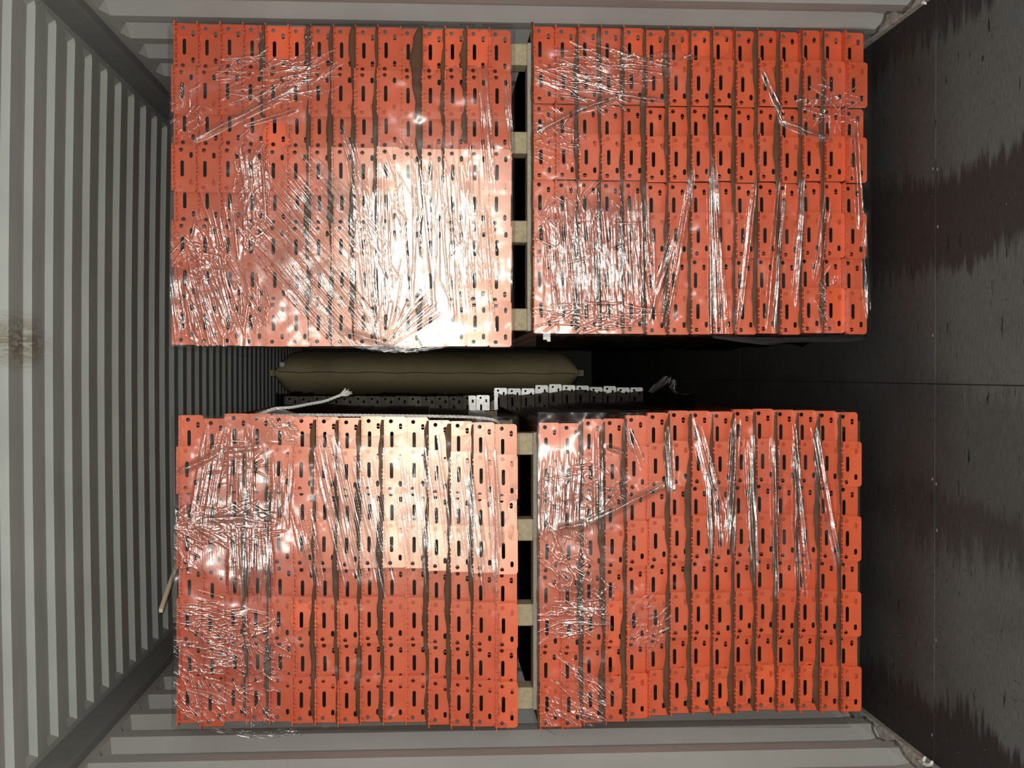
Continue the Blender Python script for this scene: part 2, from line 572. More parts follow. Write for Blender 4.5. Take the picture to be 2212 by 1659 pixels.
def tube_mesh(mat, off, name, half=0.043, hz=0.0345, length=LEN):
    b = MB()
    ya, yb = 0.011, length
    for k, e in ((0, 0.0), (1, 0.0015)):
        x0, x1, z0, z1 = off - half + e, off + half - e, -hz + e, hz - e
        b.add([(x0, ya, z0), (x1, ya, z0), (x1, ya, z1), (x0, ya, z1), (x0, yb - e, z0), (x1, yb - e, z0), (x1, yb - e, z1), (x0, yb - e, z1)],
              [(0, 1, 5, 4), (1, 2, 6, 5), (2, 3, 7, 6), (3, 0, 4, 7), (4, 5, 6, 7)])
    b.f += [(0, 1, 9, 8), (1, 2, 10, 9), (2, 3, 11, 10), (3, 0, 8, 11)]
    me = b.mesh(name, mat)
    me.materials.append(M['inner_shade'])
    for i in range(5, 10): me.polygons[i].material_index = 1
    return me


ME_CON = connector_mesh(M['orange'], 'end_connector')
ME_GCON = connector_mesh(M['galv'], 'galvanised_connector')
ME_TUBE = {0: tube_mesh(M['orange'], 0.0, 'beam_tube'), 1: tube_mesh(M['orange'], 0.017, 'beam_tube_up'),
           -1: tube_mesh(M['orange'], -0.017, 'beam_tube_down')}
ME_GTUBE = tube_mesh(M['galv'], -0.02, 'galvanised_tube', length=2.4)

ORD = ['first', 'second', 'third', 'fourth', 'fifth', 'sixth', 'seventh', 'eighth', 'ninth', 'tenth',
       'eleventh', 'twelfth', 'thirteenth', 'fourteenth', 'fifteenth']

# columns: where each flange edge stands in the photo; rows: (plate centre, proud?) ; drop: column by column shift
STACKS = {
    'upper left': dict(
        cols=[369, 421, 470, 519, 570, 626, 675, 724, 770, 817, 865, 913, 961, 1009, 1057],
        uref=1034, vref=400, side=1,
        rows=[(114, 0), (207, 1), (278, 0), (373, 1), (442, 0), (536, 1), (607, 0), (699, 1)],
        drop=[-3, -2, -2, -1, 0, 1, 0, -1, 0, -2, 2, 1, 0, 0, 0], tilt=[0, 0, .5, 6.0, 6.4, 5.6, 3.6, 0.4]),
    'upper right': dict(
        cols=[1158, 1207, 1254, 1302, 1350, 1399, 1449, 1497, 1543, 1596, 1645, 1692, 1740, 1789, 1838],
        uref=1640, vref=400, side=-1,
        rows=[(115, 0), (180, 1), (281, 0), (343, 1), (443, 0), (508, 1), (605, 0), (672, 1)],
        drop=[0, 0, 0, 1, 0, 3, 2, 1, 0, 2, 0, 2, -2, -2, 1], tilt=[0, 0, 0, 0, .5, .8, 1, 1]),
    'lower left': dict(
        cols=[377, 429, 485, 535, 586, 637, 682, 731, 782, 831, 881, 926, 975, 1022, 1071],
        uref=1094, vref=1200, side=-1,
        rows=[(965, 0), (1031, 1), (1121, 0), (1190, 1), (1283, 0), (1353, 1), (1445, 0), (1522, 1)],
        drop=[-21, -14, -24, -23, -21, -18, -17, -14, -17, -16, -15, -9, -6, -3, 0],
        tilt=[-1.2, -2.8, -4.8, -6.0, 0, .5, 0, 0]),
    'lower right': dict(
        cols=[1165, 1217, 1263, 1311, 1359, 1408, 1451, 1502, 1544, 1591, 1639, 1683, 1730, 1777, 1827],
        uref=1700, vref=1200, side=-1,
        rows=[(935, 0), (1000, 1), (1094, 0), (1161, 1), (1255, 0), (1325, 1), (1415, 0), (1487, 1)],
        drop=[26, 28, 18, 17, 11, 5, 0, 0, 2, -2, -4, -1, -1, 1, 4], tilt=[-1.5, -1.5, -1, -.5, 0, 0, 0, 0]),
}

rest_v, rest_f = [], []     # the recessed beams beyond the 300 that show largest
con_v = [tuple(v.co) for v in ME_CON.vertices]; con_f = [tuple(p.vertices) for p in ME_CON.polygons]
tub_v = [tuple(v.co) for v in ME_TUBE[0].vertices]; tub_f = [tuple(p.vertices) for p in ME_TUBE[0].polygons]
proto = None
for name, S in STACKS.items():
    zs = [P(u, S['vref'], Y0 - FLG).z for u in S['cols']]
    # keep an even pitch (one beam rests on the next), following the measured columns
    A = np.polyfit(range(15), zs, 1)
    S['z'] = [float(np.polyval(A, i)) - PW for i in range(15)]
    S['pitch'] = -float(A[0])
    S['x'] = []
    for ci in range(15):
        z = S['z'][ci]
        S['x'].append([])
        dx = -S['drop'][ci] * Y0 / F
        for ri, (v, proud) in enumerate(S['rows']):
            Y = Y0 if proud else Y0 + REC
            x = P(S['uref'], v, Y).x + dx + random.uniform(-0.0012, 0.0012)
            S['x'][ci].append(x)
            yy = Y + random.uniform(-0.003, 0.003)
            tilt = math.radians(S['tilt'][ri] * math.exp(-(max(0, abs(S['cols'][ci] - 930) - 130) / 130.0) ** 2) + random.uniform(-0.45, 0.45))
            if proud or ri == 0:
                e = empty('rack_crossbar', (x, yy, z))
                e['label'] = 'orange slotted beam end, %s stack, %s row down, %s from the left' % (name, ORD[ri], ORD[ci])
                e['category'] = 'rack beam'; e['group'] = 'orange rack beams of the four wrapped stacks'
                c = link('end_connector', ME_CON, e)
                c.rotation_euler = (random.uniform(-0.006, 0.006), 0, -tilt)
                t = link('beam_tube', ME_TUBE[(S['side'] if proud else 0)], e)
            else:
                R = Matrix.Rotation(-tilt, 4, 'Z'); T = Vector((x, yy, z))
                n0 = len(rest_v)
                rest_v += [tuple(R @ Vector(v_) + T) for v_ in con_v]
                rest_f += [tuple(i + n0 for i in f_) for f_ in con_f]
                n0 = len(rest_v)
                rest_v += [(v_[0] + x, v_[1] + yy, v_[2] + z) for v_ in tub_v]
                rest_f += [tuple(i + n0 for i in f_) for f_ in tub_f]
me = mesh_np('set_back_beams', rest_v, rest_f, M['orange'])
me.materials.append(M['inner_shade'])
nper = len(con_f) + len(tub_f)
mi = np.zeros(len(me.polygons), np.int32)
for k in range(len(me.polygons) // nper): mi[k * nper + len(con_f) + 5:k * nper + len(con_f) + 10] = 1
me.polygons.foreach_set('material_index', mi)
o = link('rack_crossbar', me)
tag(o, 'orange beam ends of the set-back rows between the proud rows', 'rack beam',
    'orange rack beams of the four wrapped stacks', 'stuff')

# ------------------------------------------------------------------ brown paper strips between the layers
STRIPS = {'upper left': [4, 6, 7, 8, 9, 11, 12, 13], 'lower left': [3, 4, 6, 7, 8, 9, 11, 12, 13],
          'upper right': [2, 3, 4, 5, 6, 7, 8, 9, 10, 11, 12, 13], 'lower right': [2, 3, 4, 6, 7, 8, 9, 10, 11, 12, 13, 14]}
for name, S in STACKS.items():
    for k in STRIPS[name]:
        zb = (S['z'][k - 1] + S['z'][k]) / 2 + 0.0004
        xa = max(S['x'][k - 1][0], S['x'][k][0]) + 0.066
        xb = min(S['x'][k - 1][-1], S['x'][k][-1]) - 0.070
        wide = 0.0155 + random.uniform(-0.003, 0.004)
        top_w = 1.0
        if name == 'upper left':
            if k == 11: wide, top_w = 0.013, 3.0
            if k >= 12: xb = xa - random.uniform(0.30, 0.6)
            if k == 4: xb = xa - 0.3
        if name == 'lower left' and k in (11, 12): wide = 0.016
        if name == 'lower left' and k < 5: xa -= 0.1
        N = 64
        vs, fs = [], []
        ph = [random.uniform(0, 6.28) for _ in range(4)]
        for i in range(N + 1):
            t = i / N
            x = xa + (xb - xa) * t
            wv = wide * (1 + 0.28 * math.sin(t * 9 + ph[0]) + 0.20 * math.sin(t * 23 + ph[1]) + 0.10 * math.sin(t * 71 + ph[2]))
            wv *= 1 + (top_w - 1) * max(0, 1 - t * 2.4)
            wv = max(0.004, wv) * min(1, 0.5 + 16 * min(t, 1 - t))
            yl = -0.0105 - 0.0025 * math.sin(t * 14 + ph[3])
            vs += [(x, 0.25, 0.0), (x, 0.0, 0.0), (x, yl, 0.0015), (x, yl - 0.0022, wv * 0.55), (x, yl - 0.0012 * (1 + math.sin(t * 31 + ph[1])), wv)]
        for i in range(N):
            for j in range(4):
                fs.append((i * 5 + j, i * 5 + j + 1, (i + 1) * 5 + j + 1, (i + 1) * 5 + j))
        o = link('paper_strip', mesh_np('paper_strip', vs, fs, M['paper'], True), None, (0, Y0, zb))
        md = o.modifiers.new('paper', 'SOLIDIFY'); md.thickness = 0.0006; md.offset = 0
        tag(o, 'brown paper strip edge between columns %s and %s from the left, %s stack' % (ORD[k - 1], ORD[k], name),
            'paper strip', 'brown paper strips between the beam layers')

# ------------------------------------------------------------------ skids
def skid(name_, x_list, zt, ya, yb, label, dark=False, bw=0.036, board_ys=None, hgt=0.066, xr=None):
    """runners along the container with thin boards across underneath; zt = top of the runners"""
    e = empty('wooden_skid', (0, ya, zt - hgt - 0.013))
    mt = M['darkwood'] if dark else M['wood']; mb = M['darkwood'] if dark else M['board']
    x0, x1 = xr if xr else (min(x_list) - bw, max(x_list) + bw)
    for x in x_list:
        for (ra, rb) in (((0.0, 0.095), (1.25, 1.345), (yb - ya - 0.1, yb - ya)) if not dark else ((0.0, yb - ya),)):
            b = MB(); b.box(x - bw, x + bw, ra, rb, 0.013, 0.013 + hgt)
            bevel(b.build('runner' if dark else 'block', mt, e), 0.003, 1)
    for yy in (board_ys or (0.0, (yb - ya) / 2 - 0.05, yb - ya - 0.1)):
        b = MB(); b.box(x0, x1, yy - 0.002, yy + 0.098, 0.0, 0.013)
        bevel(b.build('cross_board', mb, e), 0.0015, 1)
    tag(e, label, 'skid')
    return e


def xs_at(vs, u, Y): return [P(u, v, Y).x for v in vs]


for nm, vv in (('upper left', (117, 308, 500, 690)), ('lower left', (959, 1145, 1329, 1509))):
    S = STACKS[nm]; S2 = STACKS[nm.replace('left', 'right')]
    zt = S['z'][14] - PW - 0.001
    zb = S2['z'][0] + PW + 0.004
    hg = zt - zb - 0.013
    ys = Y0 + 0.055
    xs_ = xs_at(vv, 1126, ys)
    skid('s', xs_, zt, ys, ys + 2.62, 'pale timber skid on wooden blocks between the %s and right stacks' % nm,
         hgt=hg, xr=(min(xs_) - 0.038, max(xs_) + 0.038))
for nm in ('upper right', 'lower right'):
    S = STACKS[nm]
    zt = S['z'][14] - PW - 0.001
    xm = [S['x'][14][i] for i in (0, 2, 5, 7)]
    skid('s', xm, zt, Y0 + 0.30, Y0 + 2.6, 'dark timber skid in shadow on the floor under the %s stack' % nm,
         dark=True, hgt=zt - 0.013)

# brown paper laid over the lower stacks, under the skids
for nm in ('upper right', 'lower right'):
    S = STACKS[nm]
    z = S['z'][0] + PW + 0.0036
    xa, xb = S['x'][0][0] + 0.07, S['x'][0][-1] - 0.07
    vs, fs = [], []
    N = 40
    for i in range(N + 1):
        x = xa + (xb - xa) * i / N
        w_ = 0.0025 * math.sin(i * 0.9) + random.uniform(-.001, .001)
        vs += [(x, 2.5, 0), (x, 0.04, 0), (x, 0.0, 0.0005), (x, -0.030 + w_, 0.001), (x, -0.034 + w_, 0.0075 + w_)]
    for i in range(N):
        for j in range(4): fs.append((i * 5 + j, i * 5 + j + 1, (i + 1) * 5 + j + 1, (i + 1) * 5 + j))
    o = link('paper_sheet', mesh_np('paper_sheet', vs, fs, M['paper'], True), None, (0, Y0, z))
    md = o.modifiers.new('paper', 'SOLIDIFY'); md.thickness = 0.0006; md.offset = 0
    tag(o, 'brown paper sheet lying over the %s stack, beneath the pale skid' % nm, 'paper sheet')

# ------------------------------------------------------------------ stretch film
def strand(h, X, Yg, x0, y0, x1, y1, sig, amp, step, ox, oy):
    """adds a ridge along a segment; all in photo pixels of the sheet's own grid"""
    L = math.hypot(x1 - x0, y1 - y0)
    if L < 1: return
    tx, ty = (x1 - x0) / L, (y1 - y0) / L
    m = 4 * sig
    i0 = max(0, int((min(x0, x1) - m - ox) / step)); i1 = min(h.shape[1], int((max(x0, x1) + m - ox) / step) + 2)
    j0 = max(0, int((min(y0, y1) - m - oy) / step)); j1 = min(h.shape[0], int((max(y0, y1) + m - oy) / step) + 2)
    if i1 <= i0 or j1 <= j0: return
    xx = X[j0:j1, i0:i1] - x0; yy = Yg[j0:j1, i0:i1] - y0
    al = xx * tx + yy * ty; ac = -xx * ty + yy * tx
    tp = np.clip(np.minimum(al, L - al) / (0.18 * L + 1), 0, 1)
    h[j0:j1, i0:i1] += amp * tp * np.exp(-0.5 * (ac / sig) ** 2)


def smooth_noise(shape, cell, r):
    gy, gx = int(shape[0] / cell) + 3, int(shape[1] / cell) + 3
    g = r.standard_normal((gy, gx))
    yi = np.arange(shape[0]) / cell; xi = np.arange(shape[1]) / cell
    y0 = yi.astype(int); x0 = xi.astype(int)
    fy = (yi - y0)[:, None]; fx = (xi - x0)[None, :]
    fy = fy * fy * (3 - 2 * fy); fx = fx * fx * (3 - 2 * fx)
    a = g[np.ix_(y0, x0)]; b = g[np.ix_(y0, x0 + 1)]; c = g[np.ix_(y0 + 1, x0)]; d = g[np.ix_(y0 + 1, x0 + 1)]
    return (a * (1 - fx) + b * fx) * (1 - fy) + (c * (1 - fx) + d * fx) * fy


STEP = 1.4


def blob(X, Yg, cx, cy, rx, ry, p=2.0):
    return np.exp(-((np.abs(X - cx) / rx) ** p + (np.abs(Yg - cy) / ry) ** p))


def film_sheet(label, box, bundles, crinkles, ropes, veils, wr, bare, psi, ramp=None, seed=1, inner=None, mat='film',
               base_veil=0.35, Yf=None, sheen=()):
    r = np.random.default_rng(seed); rr = random.Random(seed)
    u0, v0, u1, v1 = box
    ox, oy = u0, v0
    nx = int((u1 - u0) / STEP) + 1; ny = int((v1 - v0) / STEP) + 1
    gx = u0 + np.arange(nx) * STEP; gy = v0 + np.arange(ny) * STEP
    X, Yg = np.meshgrid(gx, gy)
    h = np.zeros((ny, nx))
    h += 0.0018 * smooth_noise(h.shape, 26, r) + 0.0004 * smooth_noise(h.shape, 12, r) + 0.0020 * smooth_noise(h.shape, 60, r)
    h += 0.30 * (((X - 929) * .00151) ** 2 + ((Yg - 807) * .00151) ** 2) / (2 * Y0)
    h0 = h.copy()
    wrk = np.full((ny, nx), 0.0)
    veil = np.full((ny, nx), base_veil)
    for (x0, y0, x1, y1, spread0, spread1, n, sg, am) in bundles:
        for kk in range(int(n * 2.1)):
            L = math.hypot(x1 - x0, y1 - y0)
            nxn, nyn = -(y1 - y0) / L, (x1 - x0) / L
            o0 = rr.uniform(-1, 1); o1 = o0 + rr.uniform(-0.25, 0.25)
            a0, a1 = sorted((rr.uniform(-0.08, 0.45), rr.uniform(0.5, 1.08)))
            bx0 = x0 + nxn * o0 * spread0; by0 = y0 + nyn * o0 * spread0
            bx1 = x1 + nxn * o1 * spread1; by1 = y1 + nyn * o1 * spread1
            s = sg * (rr.uniform(0.6, 1.4) if kk < n * 0.9 else rr.uniform(0.45, 0.7))
            strand(h, X, Yg, bx0 + (bx1 - bx0) * a0, by0 + (by1 - by0) * a0, bx0 + (bx1 - bx0) * a1, by0 + (by1 - by0) * a1,
                   s, am * rr.uniform(0.4, 1.2) * s / sg, STEP, ox, oy)
    for (cx, cy, rx, ry, ang, da, n, ln, sg, am) in crinkles:
        for _ in range(int(n * 1.25)):
            q = math.sqrt(rr.random()); t = rr.uniform(0, 6.283)
            px, py = cx + rx * q * math.cos(t), cy + ry * q * math.sin(t)
            a = math.radians(ang + rr.gauss(0, da)); l = ln * rr.uniform(0.5, 2.2) / 2
            strand(h, X, Yg, px - l * math.cos(a), py - l * math.sin(a), px + l * math.cos(a), py + l * math.sin(a),
                   sg * rr.uniform(0.5, 1.15), am * rr.uniform(0.25, 0.95), STEP, ox, oy)
        wrk += 0.12 * blob(X, Yg, cx, cy, rx, ry)
        veil += 0.28 * blob(X, Yg, cx, cy, rx * 0.9, ry * 0.9)
    for (x0, y0, x1, y1, wd, am) in ropes:
        L = math.hypot(x1 - x0, y1 - y0); nn = (-(y1 - y0) / L, (x1 - x0) / L)
        strand(h, X, Yg, x0, y0, x1, y1, wd, am, STEP, ox, oy)
        for _ in range(9):
            a0 = rr.uniform(0, .6); a1 = a0 + rr.uniform(.2, .4)
            d0, d1 = rr.uniform(-1, 1) * wd, rr.uniform(-1, 1) * wd
            strand(h, X, Yg, x0 + (x1 - x0) * a0 + nn[0] * d0, y0 + (y1 - y0) * a0 + nn[1] * d0,
                   x0 + (x1 - x0) * a1 + nn[0] * d1, y0 + (y1 - y0) * a1 + nn[1] * d1, 1.5, 0.0016, STEP, ox, oy)
        t = np.clip(((X - x0) * (x1 - x0) + (Yg - y0) * (y1 - y0)) / L ** 2, 0, 1)
        dd = np.hypot(X - x0 - t * (x1 - x0), Yg - y0 - t * (y1 - y0))
        veil += 0.8 * np.exp(-(dd / (wd * 1.6)) ** 2); wrk += 0.5 * np.exp(-(dd / (wd * 1.6)) ** 2)
    hs0 = h - h0
    wrk += 0.80 * np.clip(hs0 / 0.0010, 0, 1)
    veil += 0.35 * np.clip(hs0 / 0.0012, 0, 1.5)  # dark reflections along the creases put into the film tint
    for (cx, cy, rx, ry, k) in veils: veil += k * blob(X, Yg, cx, cy, rx, ry, 4)
    for (cx, cy, rx, ry, k) in wr: wrk += k * blob(X, Yg, cx, cy, rx, ry, 3)
    if ramp is not None: h += ramp(X, Yg)
    shn = np.zeros((ny, nx))
    for (cx, cy, rx, ry, k) in sheen: shn += k * blob(X, Yg, cx, cy, rx, ry, 2.4)
    veil *= 1 - 0.65 * np.clip(shn, 0, 1)
    edge = 0.25 * smooth_noise(h.shape, 9, r) + 0.22 * smooth_noise(h.shape, 30, r)
    keep = np.ones((ny, nx), bool)
    for (cx, cy, rx, ry) in bare:
        d = ((np.abs(X - cx) / rx) ** 3 + (np.abs(Yg - cy) / ry) ** 3) ** (1 / 3) + 0.55 * edge
        keep &= d > 1
        veil += 0.5 * np.exp(-((d - 1.05) / 0.10) ** 2)
    # world positions on the film plane
    Yp = (Y0 - FLG - 0.009) if Yf is None else Yf
    rx_ = np.array(R_); ux_ = np.array(U_); fx_ = np.array(F_); cc = np.array(CAM)
    D = ((X - 1106.0) / F)[..., None] * rx_ + ((829.5 - Yg) / F)[..., None] * ux_ + fx_
    Wp = cc + D * (Yp / D[..., 1])[..., None]
    h = np.maximum(h, -0.0075)
    W0 = cc + D * ((Yp - h) / D[..., 1])[..., None]
    # the margins turn the corner and run back along the sides of the stack
    verts = [W0.reshape(-1, 3)]; faces = []
    idx = np.arange(ny * nx).reshape(ny, nx)
    q = np.stack([idx[:-1, :-1], idx[1:, :-1], idx[1:, 1:], idx[:-1, 1:]], -1).reshape(-1, 4)
    kf = (keep[:-1, :-1] & keep[1:, :-1] & keep[1:, 1:] & keep[:-1, 1:]).reshape(-1)
    faces.append(q[kf])
    sw_ = [shn.reshape(-1)]; vw = [veil.reshape(-1)]; ww = [wrk.reshape(-1)]; uvx = [psi(X, Yg)[0].reshape(-1)]; uvy = [psi(X, Yg)[1].reshape(-1)]
    cnt = ny * nx
    def wrap(edge_idx, out_dir, depths, kp):
        nonlocal cnt
        prev = edge_idx
        m = len(edge_idx)
        basep = W0.reshape(-1, 3)[edge_idx]
        for k, (dout, dy) in enumerate(depths):
            p = basep.copy()
            p += np.array(out_dir) * dout
            p[:, 1] += dy
            jn = 0.0012 * (0.5 + min(dy, 0.3) * 3)
            nz = smooth_noise((1, m), 10, r)[0] * jn + smooth_noise((1, m), 4, r)[0] * jn * 0.4
            p += np.array(out_dir)[None, :] * (nz[:, None] + 0.002)
            sw_.append(np.zeros(m)); verts.append(p); ids = np.arange(cnt, cnt + m); cnt += m
            vw.append(np.full(m, 0.3 if dy < 0.02 else 0.06)); ww.append(np.full(m, 0.25 if dy < 0.01 else 0.0))
            uvx.append(uvx[0][edge_idx] + dy * 900); uvy.append(uvy[0][edge_idx] + dy * 300)
            qq = np.stack([prev[:-1], prev[1:], ids[1:], ids[:-1]], -1)
            faces.append(qq[kp[:-1] & kp[1:]])
            prev = ids
    dshort = [(0.004, 0.006), (0.006, 0.018), (0.007, 0.04), (0.006, 0.10), (0.005, 0.25)]
    dlong = dshort + [(0.006, 0.45), (0.004, 0.8), (0.006, 1.2), (0.004, 1.7), (0.006, 2.2), (0.005, 2.6)]
    wrap(idx[0, :], (1, 0, 0), dlong if inner == 'top' else dshort, keep[0, :])
    wrap(idx[-1, ::-1], (-1, 0, 0), dlong if inner == 'bottom' else dshort, keep[-1, ::-1])
    wrap(idx[::-1, 0], (0, 0, 1), dshort, keep[::-1, 0])
    wrap(idx[:, -1], (0, 0, -1), dshort, keep[:, -1])
    V = np.concatenate(verts); Fq = np.concatenate(faces)
    me = bpy.data.meshes.new('stretch_film')
    me.vertices.add(len(V)); me.vertices.foreach_set('co', V.astype(np.float32).reshape(-1))
    me.loops.add(len(Fq) * 4); me.loops.foreach_set('vertex_index', Fq.astype(np.int32).reshape(-1))
    me.polygons.add(len(Fq)); me.polygons.foreach_set('loop_start', np.arange(0, len(Fq) * 4, 4, dtype=np.int32))
    me.polygons.foreach_set('use_smooth', np.ones(len(Fq), bool))
    me.materials.append(M[mat])
    for nm_, arr in (('veil', np.concatenate(vw)), ('wrinkle', np.concatenate(ww)), ('sheen', np.concatenate(sw_))):
        a = me.attributes.new(nm_, 'FLOAT', 'POINT')
        a.data.foreach_set('value', np.clip(arr, 0, 1.6).astype(np.float32))
    uvl = me.uv_layers.new(name='streak')
    UX = np.concatenate(uvx); UY = np.concatenate(uvy)
    uvd = np.stack([UX[Fq.reshape(-1)], UY[Fq.reshape(-1)]], -1).astype(np.float32)
    uvl.data.foreach_set('uv', uvd.reshape(-1))
    me.update(calc_edges=True); me.validate()
    o = link('stretch_film', me)
    tag(o, label, 'plastic film', 'stretch film over the beam stacks')
    return o


def sm(x, a, b):
    t = np.clip((x - a) / (b - a), 0, 1); return t * t * (3 - 2 * t)


# upper left stack
film_sheet('clear crinkled stretch film over the upper left stack, blown white by the flash',
    (366, 54, 1109, 749),
    bundles=[
        (420, 560, 470, 735, 55, 50, 40, 1.8, .0016), (560, 470, 790, 735, 70, 60, 46, 1.8, .0017),
        (600, 330, 800, 560, 60, 60, 30, 1.6, .0012), (545, 310, 560, 480, 30, 30, 26, 1.8, .0018),
        (735, 240, 800, 470, 14, 12, 9, 1.6, .0016), (1040, 130, 1062, 400, 12, 12, 8, 1.8, .0018), (1090, 170, 1110, 345, 7, 7, 6, 1.6, .0018),
        (890, 290, 905, 700, 150, 140, 30, 1.8, .0012), (1010, 380, 1040, 700, 50, 50, 22, 1.6, .0013), (840, 640, 830, 745, 70, 14, 26, 1.5, .0016),
        (940, 640, 830, 748, 40, 8, 14, 1.5, .0016), (380, 580, 400, 740, 20, 20, 14, 2.0, .0018), (470, 400, 500, 560, 60, 40, 16, 1.6, .0012)],
    crinkles=[(600, 165, 130, 60, -12, 18, 70, 46, 1.5, .0016), (540, 410, 35, 130, 80, 40, 80, 22, 1.5, .0016),
              (400, 230, 50, 60, 70, 50, 25, 20, 1.5, .0013), (470, 660, 110, 90, 68, 18, 60, 40, 1.6, .0017), (620, 90, 60, 30, 20, 60, 16, 20, 1.4, .0013),
              (900, 500, 160, 170, 82, 18, 60, 60, 1.5, .0011), (430, 540, 70, 60, 55, 40, 50, 26, 1.6, .0016)],
    ropes=[(640, 188, 418, 302, 4.5, .006), (640, 236, 530, 268, 2.5, .003), (730, 715, 850, 744, 5, .006)],
    veils=[(560, 560, 90, 140, .5), (450, 300, 90, 250, .35), (900, 520, 170, 160, .05), (620, 220, 130, 60, .3)],
    wr=[(890, 545, 110, 120, .15), (520, 620, 160, 140, .12), (700, 500, 140, 200, .1)],
    bare=[(610, 88, 44, 40), (985, 100, 70, 50), (600, 290, 28, 26)],
    psi=lambda X, Y: (X - (Y - 400) * (0.75 * (1 - sm(X, 560, 980)) * sm(X, 400, 600) + 0.12), Y + 0.4 * X),
    ramp=lambda X, Y: (0.030 * (1 - sm(Y, 330, 700)) * sm(X, 660, 860)),
    sheen=[(895, 550, 115, 160, 2.6), (960, 480, 180, 190, .20), (600, 640, 150, 100, .05)], seed=3, inner='bottom', base_veil=0.42)
# upper right stack
film_sheet('clear stretch film with straight bright creases over the upper right stack',
    (1155, 62, 1882, 722),
    bundles=[
        (1540, 335, 1555, 720, 9, 16, 12, 2.0, .0024), (1640, 330, 1598, 700, 9, 8, 10, 2.0, .0022), (1690, 400, 1664, 705, 10, 12, 14, 2.0, .0026),
        (1738, 380, 1716, 650, 9, 10, 10, 2.2, .0026), (1790, 420, 1764, 600, 12, 8, 12, 2.0, .0024), (1848, 250, 1862, 500, 6, 6, 7, 2.2, .0026),
        (1500, 360, 1440, 700, 12, 10, 9, 1.8, .0020), (1460, 500, 1400, 690, 14, 10, 10, 1.8, .0020), (1280, 440, 1300, 700, 110, 110, 80, 1.7, .0015),
        (1380, 400, 1385, 640, 30, 30, 20, 1.7, .0015), (1640, 140, 1690, 260, 6, 10, 6, 1.7, .002), (1870, 480, 1876, 700, 6, 6, 6, 1.8, .002)],
    crinkles=[(1290, 160, 130, 60, 14, 12, 70, 60, 1.5, .0016), (1200, 300, 50, 70, 20, 50, 45, 24, 1.5, .0015), (1800, 225, 60, 55, -30, 40, 40, 30, 1.5, .0015),
              (1270, 480, 110, 90, 85, 30, 70, 30, 1.5, .0014), (1290, 680, 120, 30, -6, 20, 40, 50, 1.7, .0018), (1400, 140, 70, 40, -10, 30, 22, 30, 1.4, .0013),
              (1790, 640, 30, 60, 70, 40, 24, 18, 1.5, .0016)],
    ropes=[(1160, 285, 1260, 232, 3.5, .004), (1255, 234, 1345, 205, 4, .005), (1345, 205, 1440, 218, 3, .003), (1690, 262, 1790, 300, 4, .004), (1480, 122, 1540, 108, 2.5, .003)],
    veils=[(1270, 200, 120, 90, .4), (1270, 560, 130, 160, .4), (1770, 210, 90, 70, .35), (1300, 500, 100, 60, .4)],
    wr=[(1270, 590, 140, 120, .3), (1640, 560, 210, 170, .06), (1250, 180, 110, 80, .08)],
    bare=[(1805, 662, 22, 42), (1390, 95, 36, 22), (1525, 95, 50, 24)],
    psi=lambda X, Y: (X + (Y - 400) * 0.08 * (X - 1560) / 300, Y),
    ramp=lambda X, Y: 0.012 * (1 - sm(Y, 430, 720)) + 0.012 * sm(X, 1160, 1400),
    sheen=[(1270, 640, 125, 90, .34)], seed=5, inner='bottom', base_veil=0.16)
# lower left stack
film_sheet('clear stretch film with a gathered knot over the lower left stack',
    (374, 899, 1119, 1574),
    bundles=[
        (470, 925, 430, 1150, 28, 26, 24, 1.9, .0020), (520, 925, 520, 1120, 26, 30, 24, 1.9, .0020), (540, 1130, 545, 1300, 50, 44, 44, 1.8, .0018),
        (610, 980, 600, 1150, 24, 24, 16, 1.8, .0018), (700, 950, 770, 1250, 34, 30, 30, 1.7, .0017), (780, 990, 840, 1280, 26, 24, 18, 1.7, .0017), (880, 1000, 905, 1270, 40, 30, 24, 1.6, .0014),
        (990, 980, 1035, 1290, 30, 26, 22, 1.8, .0018), (1060, 960, 1080, 1290, 12, 12, 10, 1.8, .0020), (930, 930, 975, 1250, 22, 22, 12, 1.7, .0016), (650, 1100, 690, 1280, 24, 20, 14, 1.7, .0016)],
    crinkles=[(490, 1135, 110, 45, 8, 25, 60, 46, 1.6, .0018), (440, 1370, 70, 90, 5, 16, 90, 40, 1.5, .0017), (560, 1420, 70, 100, 20, 60, 80, 22, 1.5, .0015), (440, 1500, 70, 60, 40, 25, 44, 34, 1.5, .0015),
              (400, 1170, 30, 80, 60, 50, 40, 20, 1.5, .0015), (500, 1000, 60, 50, -20, 30, 36, 30, 1.5, .0015), (560, 1545, 60, 24, 70, 40, 20, 16, 1.6, .0018), (610, 930, 40, 30, 30, 60, 20, 18, 1.5, .0015)],
    ropes=[(385, 1020, 480, 975, 4, .004), (480, 975, 560, 965, 4, .004), (430, 1125, 560, 1115, 6, .006)],
    veils=[(490, 1140, 120, 120, .6), (520, 950, 80, 60, .5), (500, 1420, 130, 140, .42), (800, 1240, 260, 60, .2)],
    wr=[(500, 1140, 110, 140, .35), (820, 1120, 200, 160, .04), (480, 1400, 120, 120, .08)],
    bare=[(1112, 1330, 34, 250), (830, 918, 170, 22), (660, 1330, 34, 30)],
    psi=lambda X, Y: (X - (Y - 1150) * 0.16 * sm(X, 560, 760), Y),
    ramp=lambda X, Y: 0.020 * sm(Y, 960, 1240) * (1 - 0.4 * sm(Y, 1240, 1300)) * (1 - 0.7 * sm(X, 620, 720)) + 0.010 * sm(X, 420, 560) * (1 - sm(X, 560, 640)) * sm(Y, 1040, 1100) + 0.014 * (1 - sm(X, 400, 640)),
    sheen=[(505, 1170, 75, 110, .50), (880, 1060, 200, 130, .04)], seed=8, inner='top', base_veil=0.30)
